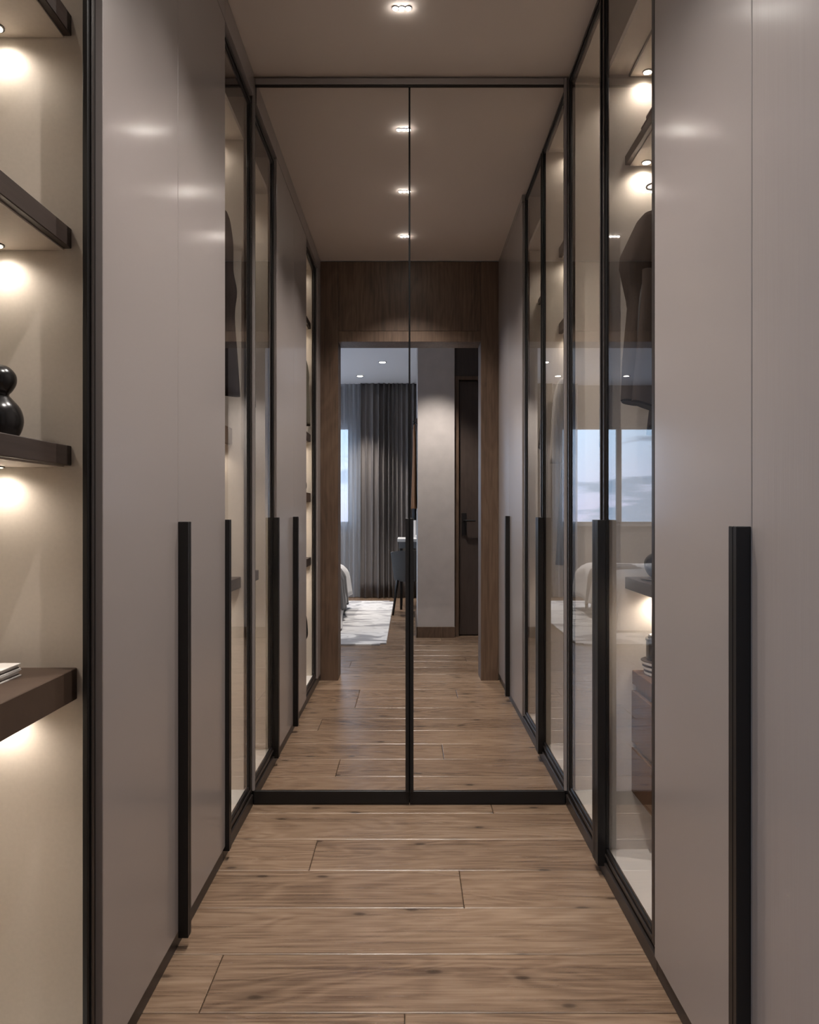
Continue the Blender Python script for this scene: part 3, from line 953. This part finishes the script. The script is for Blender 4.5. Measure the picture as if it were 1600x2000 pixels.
link('sleeve', sleeve_mesh([(.672, 2.036, 1.720, .034, .003, 0, 3, 0, .0), (.667, 2.030, 1.716, .040, .010, 0, 3, 0, .03), (.663, 2.022, 1.68, .038, .015, .02, 3, .5, .03), (.654, 2.017, 1.60, .036, .018, .03, 3, 1.0, 0),
                            (.644, 2.012, 1.50, .037, .020, .02, 3, 1.3, 0), (.633, 2.007, 1.40, .037, .024, .01, 3, 1.5, -.1), (.628, 2.002, 1.345, .036, .028, 0, 3, 1.5, -.36)], 24, 3, True), M['suit'], J, True, .5)
bm = bmesh.new()
loft(bm, [(.628, 2.002, 1.3430, .034, .026, 0, 3, 1, -.36), (.628, 2.002, 1.3400, .032, .025, 0, 3, 1, -.36)], 24)
link('cuff_lining', bm, M['suit_in'], J)
bm = bmesh.new()
loft(bm, catmull([(.640, 2.040, 1.700, .006, .004, 0, 3, 0, 0), (.634, 2.036, 1.64, .013, .006, 0, 3, 0, 0), (.626, 2.034, 1.56, .011, .006, 0, 3, 0, 0), (.620, 2.032, 1.49, .005, .004, 0, 3, 0, 0)], 4), 12)
link('inner_fold', bm, M['suit_in'], J, True)
# looped wire hook above it
bm = bmesh.new()
tube(bm, [(.674 + .013 * math.cos(a) + .004 * math.sin(a), 2.10, 1.968 + .0085 * math.sin(a)) for a in [2 * PI * q / 24 for q in range(24)]], .0026, 8, True)
tube(bm, [(.6965 + .0145 * math.cos(a), 2.10, 1.9655 + .0165 * math.sin(a) - .006 * math.cos(a)) for a in [2 * PI * q / 24 for q in range(24)]], .0026, 8, True)
tube(bm, [(.684, 2.10, 1.962), (.690, 2.10, 1.945), (.700, 2.10, 1.925), (.715, 2.10, 1.908)], .0026, 8)
tag(link('wire_hook', bm, M['black'], None, True), 'looped black wire hook above the taupe jacket', 'hook')

# pale shirt and dark slacks, right far bay
hanger('dark hanger with the pale shirt, seen in the mirror at right', 1, .83, 2.325, 1.585, 1.74, .205)
Sh = thing('shirt', 'pale grey shirt hanging in the far right cabinet, seen in the mirror', 'shirt', (.83, 2.325, 1.24))
bm = bmesh.new()
loft(bm, catmull([(.83, 2.325, 1.640, .05, .03, 0, 3, 0, 0), (.83, 2.325, 1.625, .17, .035, 0, 3, 0, 0), (.83, 2.325, 1.58, .190, .045, .01, 3, 0, 0), (.83, 2.325, 1.45, .185, .050, .03, 7, 0, 0), (.83, 2.325, 1.24, .195, .052, .06, 7, .5, 0)], 5), 36)
link('body', bm, M['shirt'], Sh, True)
link('sleeve', sleeve_mesh([(.668, 2.325, 1.622, .018, .028, 0, 3, 0, 0), (.648, 2.325, 1.60, .026, .038, 0, 3, 0, -.3), (.632, 2.325, 1.53, .032, .042, .04, 3, .5, 0), (.620, 2.325, 1.40, .030, .040, .05, 3, 1, 0), (.611, 2.325, 1.265, .024, .034, 0, 3, 1, .05)]), M['shirt'], Sh, True)
Tr = thing('slacks', 'dark blue-grey slacks hanging below the pale shirt', 'trousers', (.82, 2.325, .84))
bm = bmesh.new()
loft(bm, catmull([(.80, 2.33, 1.236, .165, .030, .02, 6, 0, 0), (.80, 2.33, 1.10, .170, .035, .05, 6, 0, 0), (.80, 2.33, .84, .180, .040, .07, 6, .3, 0)], 6), 36)
link('leg', bm, M['slacks'], Tr, True)

# charcoal coat, left far bay
hanger('dark hanger carrying the charcoal coat in the left cabinet', -1, .86, 2.60, 2.07, 2.26)
K = thing('coat', 'charcoal coat hanging behind the left glass door by the mirror', 'coat', (-.86, 2.60, 1.40))
bm = bmesh.new()
loft(bm, catmull([(-.86, 2.60, 2.13, .05, .035, 0, 3, 0, 0), (-.86, 2.60, 2.115, .18, .04, 0, 3, 0, 0), (-.86, 2.60, 2.06, .205, .055, .01, 3, 0, 0), (-.87, 2.60, 1.85, .19, .06, .03, 5, 0, 0), (-.87, 2.60, 1.42, .20, .062, .06, 5, .6, 0)], 5), 32)
link('body', bm, M['coat'], K, True)
link('sleeve', sleeve_mesh([(-.70, 2.60, 2.10, .030, .030, 0, 3, 0, 0), (-.668, 2.60, 2.085, .038, .045, 0, 3, 0, .3), (-.655, 2.60, 2.00, .042, .05, .03, 3, .5, 0), (-.648, 2.60, 1.90, .036, .046, .05, 3, 1, 0), (-.638, 2.60, 1.825, .038, .046, .08, 3, 1.5, 0),
                            (-.640, 2.60, 1.74, .034, .042, .03, 3, 1, 0), (-.632, 2.60, 1.60, .036, .042, .02, 3, 1, 0), (-.622, 2.60, 1.465, .036, .042, 0, 3, 1, -.1)]), M['coat'], K, True)
# olive jacket, left bay beside the doorway (seen in the mirror)
hanger('dark hanger with the olive jacket in the left cabinet by the doorway', -1, .84, .99, 1.945, 2.11, .18)
Oj = thing('suit_jacket', 'olive grey jacket in the left cabinet by the doorway, seen in the mirror', 'jacket', (-.84, .99, 1.56))
bm = bmesh.new()
loft(bm, catmull([(-.84, .99, 2.005, .05, .035, 0, 3, 0, 0), (-.84, .99, 1.99, .17, .04, 0, 3, 0, 0), (-.84, .99, 1.94, .19, .05, .01, 3, 0, 0), (-.84, .99, 1.80, .18, .055, .03, 5, 0, 0), (-.84, .99, 1.60, .19, .055, .05, 5, .6, 0)], 5), 30)
link('body', bm, M['olive'], Oj, True)
link('sleeve', sleeve_mesh([(-.69, .99, 1.985, .028, .03, 0, 3, 0, 0), (-.655, .99, 1.965, .036, .042, 0, 3, 0, .3), (-.640, .99, 1.88, .042, .046, .03, 3, .5, 0), (-.636, .99, 1.80, .036, .044, .06, 3, 1.2, 0), (-.630, .99, 1.68, .036, .042, .02, 3, 1, 0), (-.624, .99, 1.575, .034, .040, 0, 3, 1, -.05)]), M['olive'], Oj, True)
bm = bmesh.new()
tube(bm, [(-.84, .891, 2.11), (-.84, 1.0695, 2.11)], .010, 10)
link('clothes_rail', bm, M['black'], A, True)
# dark bag hanging low in the same cabinet
Bg = thing('handbag', 'slim black bag hung low in the left cabinet, seen in the mirror', 'bag', (-.68, .98, .29))
bm = bmesh.new()
loft(bm, catmull([(-.70, .98, .30, .085, .022, 0, 3, 0, 0), (-.70, .98, .33, .095, .028, 0, 3, 0, 0), (-.70, .98, .40, .092, .024, 0, 3, 0, 0), (-.70, .98, .445, .085, .012, 0, 3, 0, 0)], 4), 26)
link('bag_body', bm, M['vase'], Bg, True)
bm = bmesh.new()
tube(bm, [(-.70 + .06 * math.cos(PI * k / 12), .98, .445 + .270 * math.sin(PI * k / 12)) for k in range(13)], .005, 8)
link('strap', bm, M['vase'], Bg, True)


# ------------------------------------------------------------------ bedroom
# curtains
def drape(name, x0, x1, y, amp, waves, mat, z0, z1, flare=0.0, nz=14, seed=1):
    rnd = random.Random(seed)
    ph = [rnd.uniform(0, 6.28) for _ in range(4)]
    bm = bmesh.new()
    nx = int(waves * 14)
    rows = []
    for j in range(nz + 1):
        q = j / nz
        z = z0 + (z1 - z0) * q
        row = []
        for i in range(nx + 1):
            u = i / nx
            a = 2 * PI * waves * (u + .012 * math.sin(5 * u * PI + ph[0]))
            am = amp * (.75 + .35 * math.sin(3.3 * u * 2 * PI + ph[1])) * (.62 + .38 * (1 - q) ** .5)
            sn_ = math.sin(a + .35 * math.sin(1.6 * q + 7 * u + ph[2]))
            yy = y + am * math.copysign(abs(sn_) ** .7, sn_) + .18 * am * math.sin(2.3 * a + ph[3])
            xx = x0 + (x1 - x0) * u + .25 * amp * math.cos(a) * (1 - q * .4) + flare * (1 - q) ** 4 * math.sin(a * .5 + ph[2])
            row.append(bm.verts.new((xx, yy, z)))
        rows.append(row)
    for A_, B_ in zip(rows, rows[1:]):
        for i in range(nx):
            bm.faces.new((A_[i], A_[i + 1], B_[i + 1], B_[i]))
    o = link(name, bm, mat, None, True)
    if mat is not M['sheer']:
        sm = o.modifiers.new('thickness', 'SOLIDIFY')
        sm.thickness = .003
    return o


o = drape('curtain', -.60, .74, -3.80, .055, 21, M['curtain'], .006, H - .002, .012, seed=3)
tag(o, 'long pleated charcoal curtain in the bedroom, right of the window', 'curtain')
o = drape('sheer_curtain', -.93, -.585, -3.83, .030, 6, M['sheer'], .008, H - .002, .006, seed=5)
tag(o, 'thin pale sheer curtain between the window and the charcoal curtain', 'curtain')

# rug
bm = bmesh.new()
box(bm, -2.7, -.185, -3.40, -.505, .0005, .014, bev=0)
bmesh.ops.bevel(bm, geom=[e for e in bm.edges if abs(e.verts[0].co.z - e.verts[1].co.z) > .005], offset=.05, segments=5, affect='EDGES')
bmesh.ops.bevel(bm, geom=[e for e in bm.edges if e.verts[0].co.z > .01 and e.verts[1].co.z > .01], offset=.003, segments=1, affect='EDGES')
tag(link('rug', bm, M['rug'], None), 'white rug with grey marbling beside the bed, seen in the mirror', 'rug')


# bed
Bd = thing('bed', 'bed with white bedding and a dark throw, seen in the mirror', 'bed', (-1.6, -1.95, .014))
boxes('base', Bd, M['throw'], [(-2.62, -.70, -2.72, -1.16, .16, .30)], bev=.01)
for (x, y) in ((-.74, -2.22), (-.76, -2.66), (-.80, -1.26), (-2.5, -2.6), (-2.5, -1.26)):
    bm = bmesh.new()
    tube(bm, [(x, y, .015), (x, y, .165)], [.014, .022], 10)
    link('leg', bm, M['black'], Bd, True)
Hb = thing('headboard', 'grey upholstered headboard behind the bed pillows', 'headboard', (-2.69, -1.95, .02))
boxes('cushion', Hb, M['grey_fab'], [(-2.74, -2.66, -2.78, -1.10, .12, 1.02)], bev=.02)
boxes('foot', Hb, M['black'], [(-2.73, -2.67, -2.70, -2.64, .015, .12), (-2.73, -2.67, -1.24, -1.18, .015, .12)], bev=.002)


def cover(name, x0, x1, y0_, y1_, zt, hem, r, mat, thick, flare=.02, wr=.010, seed=2, drape_y=True):
    """Bed cover draped over the mattress edges at the foot (x1) and both sides."""
    rnd = random.Random(seed)
    ph = [rnd.uniform(0, 6.28) for _ in range(6)]
    bm = bmesh.new()
    nu, nv = 46, 46
    hx = [0.0]
    # arc-length profile across: hem -> up side -> over -> down
    V = []
    for i in range(nu + 1):
        row = []
        for j in range(nv + 1):
            u = i / nu            # 0 head .. 1 foot hem
            v = j / nv * 2 - 1    # -1 .. 1 across
            dropf = hem(v)
            Lx = (x1 - x0) + dropf
            a = u * Lx
            hy = (y1_ - y0_) / 2
            Ly = hy + (hem(v) if drape_y else 0)
            b2 = abs(v) * Ly
            sy = math.copysign(1, v)

            def fold(d, edge):
                if d <= edge - r:
                    return d, 0.0
                q = (d - (edge - r)) / r
                if q < PI / 2:
                    return edge - r + r * math.sin(q), r * (1 - math.cos(q))
                return edge + flare * (d - (edge - r) - r * PI / 2), r + (d - (edge - r) - r * PI / 2)
            fx, dx = fold(a, x1 - x0)
            fy, dy = fold(b2, hy)
            dz = max(dx, dy)
            w = wr * (math.sin(9 * u + 4 * v + ph[0]) + .6 * math.sin(15 * v + 3 * u + ph[1]))
            hang = min(1, dz / .12)
            rip = .016 * hang * math.sin(9 * v + ph[2]) if dx >= dy else .016 * hang * math.sin(11 * u + ph[3])
            x = x0 + fx + (rip if dx >= dy else 0)
            y = (y0_ + y1_) / 2 + sy * (fy + (rip if dy > dx else 0))
            row.append(bm.verts.new((x, y, max(.03, zt - dz + w * (1 - .8 * hang)))))
        V.append(row)
    for i in range(nu):
        for j in range(nv):
            bm.faces.new((V[i][j], V[i + 1][j], V[i + 1][j + 1], V[i][j + 1]))
    o_ = link(name, bm, mat, Bd, True)
    sm_ = o_.modifiers.new('thickness', 'SOLIDIFY')
    sm_.thickness = thick
    sm_.offset = 1.0
    return o_


boxes('mattress', Bd, M['bed_white'], [(-2.60, -.72, -2.70, -1.18, .301, .47)], bev=.04)
cover('duvet', -2.55, -.68, -2.76, -1.12, .505, lambda v: .46 if v > .35 else .46 - .17 * min(1, (.35 - v) / .3), .13, M['bed_white'], .012, .16, seed=4)
cover('throw', -1.05, -.655, -2.20, -1.50, .528, lambda v: .33 + .02 * math.sin(5 * v), .14, M['throw'], .008, .10, wr=.006, seed=9, drape_y=False)
# pillows and a cushion
for i, (x, y, w_, d__, h__, lab) in enumerate(((-2.28, -2.33, .22, .32, .085, 'white bed pillow nearer the window'), (-2.28, -1.58, .22, .32, .085, 'white bed pillow nearer the doorway'), (-1.90, -2.20, .15, .24, .07, 'white cushion lying in front of the pillows'))):
    bm = bmesh.new()
    bmesh.ops.create_uvsphere(bm, u_segments=28, v_segments=16, radius=1.0)
    for v in bm.verts:
        a_, b2 = v.co.x, v.co.y
        n_ = max(abs(a_), abs(b2), 1e-4)
        l_ = math.hypot(a_, b2)
        k_ = (l_ / n_) ** .72
        v.co = Vector((x + a_ * w_ * k_, y + b2 * d__ * k_, .552 + h__ * (.72 + v.co.z * (1 - .35 * min(1, l_) ** 4))))
    tag(link('pillow', bm, M['bed_white'], None, True), lab, 'pillow', 'pillows on the bed')

# tub chair at the dressing table
Ch = thing('desk_chair', 'dark grey upholstered tub chair before the white desk', 'chair', (.012, -2.42, 0))
bm = bmesh.new()
cx, cy = .012, -2.42
NA, NZ = 26, 8
V = []
for j in range(NZ + 1):
    q = j / NZ
    row = []
    for i in range(NA + 1):
        a = -.35 + (PI + .70) * i / NA
        rx = .172 + .038 * q
        ry = .185 + .035 * q
        zt = .666 - .03 * abs(math.cos(a)) ** 3
        row.append((cx + rx * math.cos(a), cy + ry * math.sin(a), .345 + (zt - .345) * q))
    V.append(row)
outer = [[bm.verts.new(p) for p in r] for r in V]
inner = [[bm.verts.new((cx + (p[0] - cx) * .84, cy + (p[1] - cy) * .84, p[2])) for p in r] for r in V]
for S_ in (outer, inner):
    for A_, B_ in zip(S_, S_[1:]):
        for i in range(NA):
            bm.faces.new((A_[i], A_[i + 1], B_[i + 1], B_[i]))
for i in range(NA):
    bm.faces.new((outer[0][i], outer[0][i + 1], inner[0][i + 1], inner[0][i]))
    bm.faces.new((outer[-1][i], outer[-1][i + 1], inner[-1][i + 1], inner[-1][i]))
for i in (0, NA):
    for j in range(NZ):
        bm.faces.new((outer[j][i], outer[j + 1][i], inner[j + 1][i], inner[j][i]))
link('backrest', bm, M['grey_fab'], Ch, True, .7)
bm = bmesh.new()
lathe(bm, catmull([(.05, 0), (.135, .004), (.142, .03), (.140, .075), (.12, .092), (.03, .098)], 3), cx, cy, .352, 30)
link('seat', bm, M['grey_fab'], Ch, True)
for sx_ in (-1, 1):
    for sy_ in (-1, 1):
        bm = bmesh.new()
        tube(bm, [(cx + sx_ * .182, cy + sy_ * .17, .001), (cx + sx_ * .135, cy + sy_ * .12, .356)], [.010, .016], 10)
        link('leg', bm, M['black'], Ch, True)

# desk
Dk = thing('desk', 'white-topped desk behind the dark grey chair', 'desk', (.38, -2.88, 0))
boxes('top', Dk, M['desk_white'], [(-.13, .90, -3.12, -2.66, .736, .770)], bev=.002)
boxes('drawer', Dk, M['desk_grey'], [(-.115, .88, -3.10, -2.672, .665, .7355)], bev=.002)
for x in (-.09, .85):
    for y in (-3.07, -2.70):
        boxes('leg', Dk, M['black'], [(x - .013, x + .013, y - .013, y + .013, .0005, .6645)], bev=.002)
Vm = thing('added_mirror', 'pale framed mirror added on the white desk in place of a lit wall strip', 'mirror', (.20, -2.98, .771))  # added for its pale tone, stands in for a bluish lit wall strip
boxes('frame', Vm, M['desk_white'], [(.04, .36, -2.99, -2.975, .772, .802), (.04, .36, -2.99, -2.975, 1.04, 1.07), (.04, .07, -2.99, -2.975, .802, 1.04), (.33, .36, -2.99, -2.975, .802, 1.04)], bev=.002)
boxes('looking_glass', Vm, M['mirror'], [(.07, .33, -2.985, -2.978, .802, 1.04)], bev=0)

# coats on the pier's side
Cr = thing('wall_hook', 'dark wall hooks on the side of the plaster pier', 'hook', (.064, -1.45, 1.84))
boxes('hook_rail', Cr, M['panel_wood'], [(.059, .069, -1.93, -1.15, 1.83, 1.88)], bev=.001)
for y in (-1.80, -1.45, -1.25):
    bm = bmesh.new()
    tube(bm, [(.060, y, 1.86), (.040, y, 1.855), (.033, y, 1.87)], .005, 8)
    link('peg', bm, M['black'], Cr, True)
bm = bmesh.new()
loft(bm, catmull([(.046, -1.45, 1.86, .006, .03, 0, 3, 0, 0), (.044, -1.45, 1.80, .012, .10, 0, 3, 0, 0), (.046, -1.45, 1.70, .014, .15, .06, 5, 0, 0), (.045, -1.45, 1.50, .018, .16, .08, 5, .4, 0), (.042, -1.45, 1.28, .022, .17, .10, 5, .8, 0), (.040, -1.45, 1.09, .026, .18, .12, 5, 1.0, 0)], 5), 34)
tag(link('wool_coat', bm, M['tan'], None, True), 'tan orange coat hanging on the pier wall, seen in the mirror', 'coat')
bm = bmesh.new()
loft(bm, catmull([(.048, -1.80, 1.86, .005, .02, 0, 3, 0, 0), (.047, -1.80, 1.70, .012, .07, .05, 5, 0, 0), (.046, -1.80, 1.35, .016, .08, .08, 5, .4, 0), (.045, -1.80, .98, .020, .085, .10, 5, .8, 0)], 5), 30)
tag(link('dark_garment', bm, M['slacks'], None, True), 'dark garment hanging behind the tan orange coat', 'clothes')
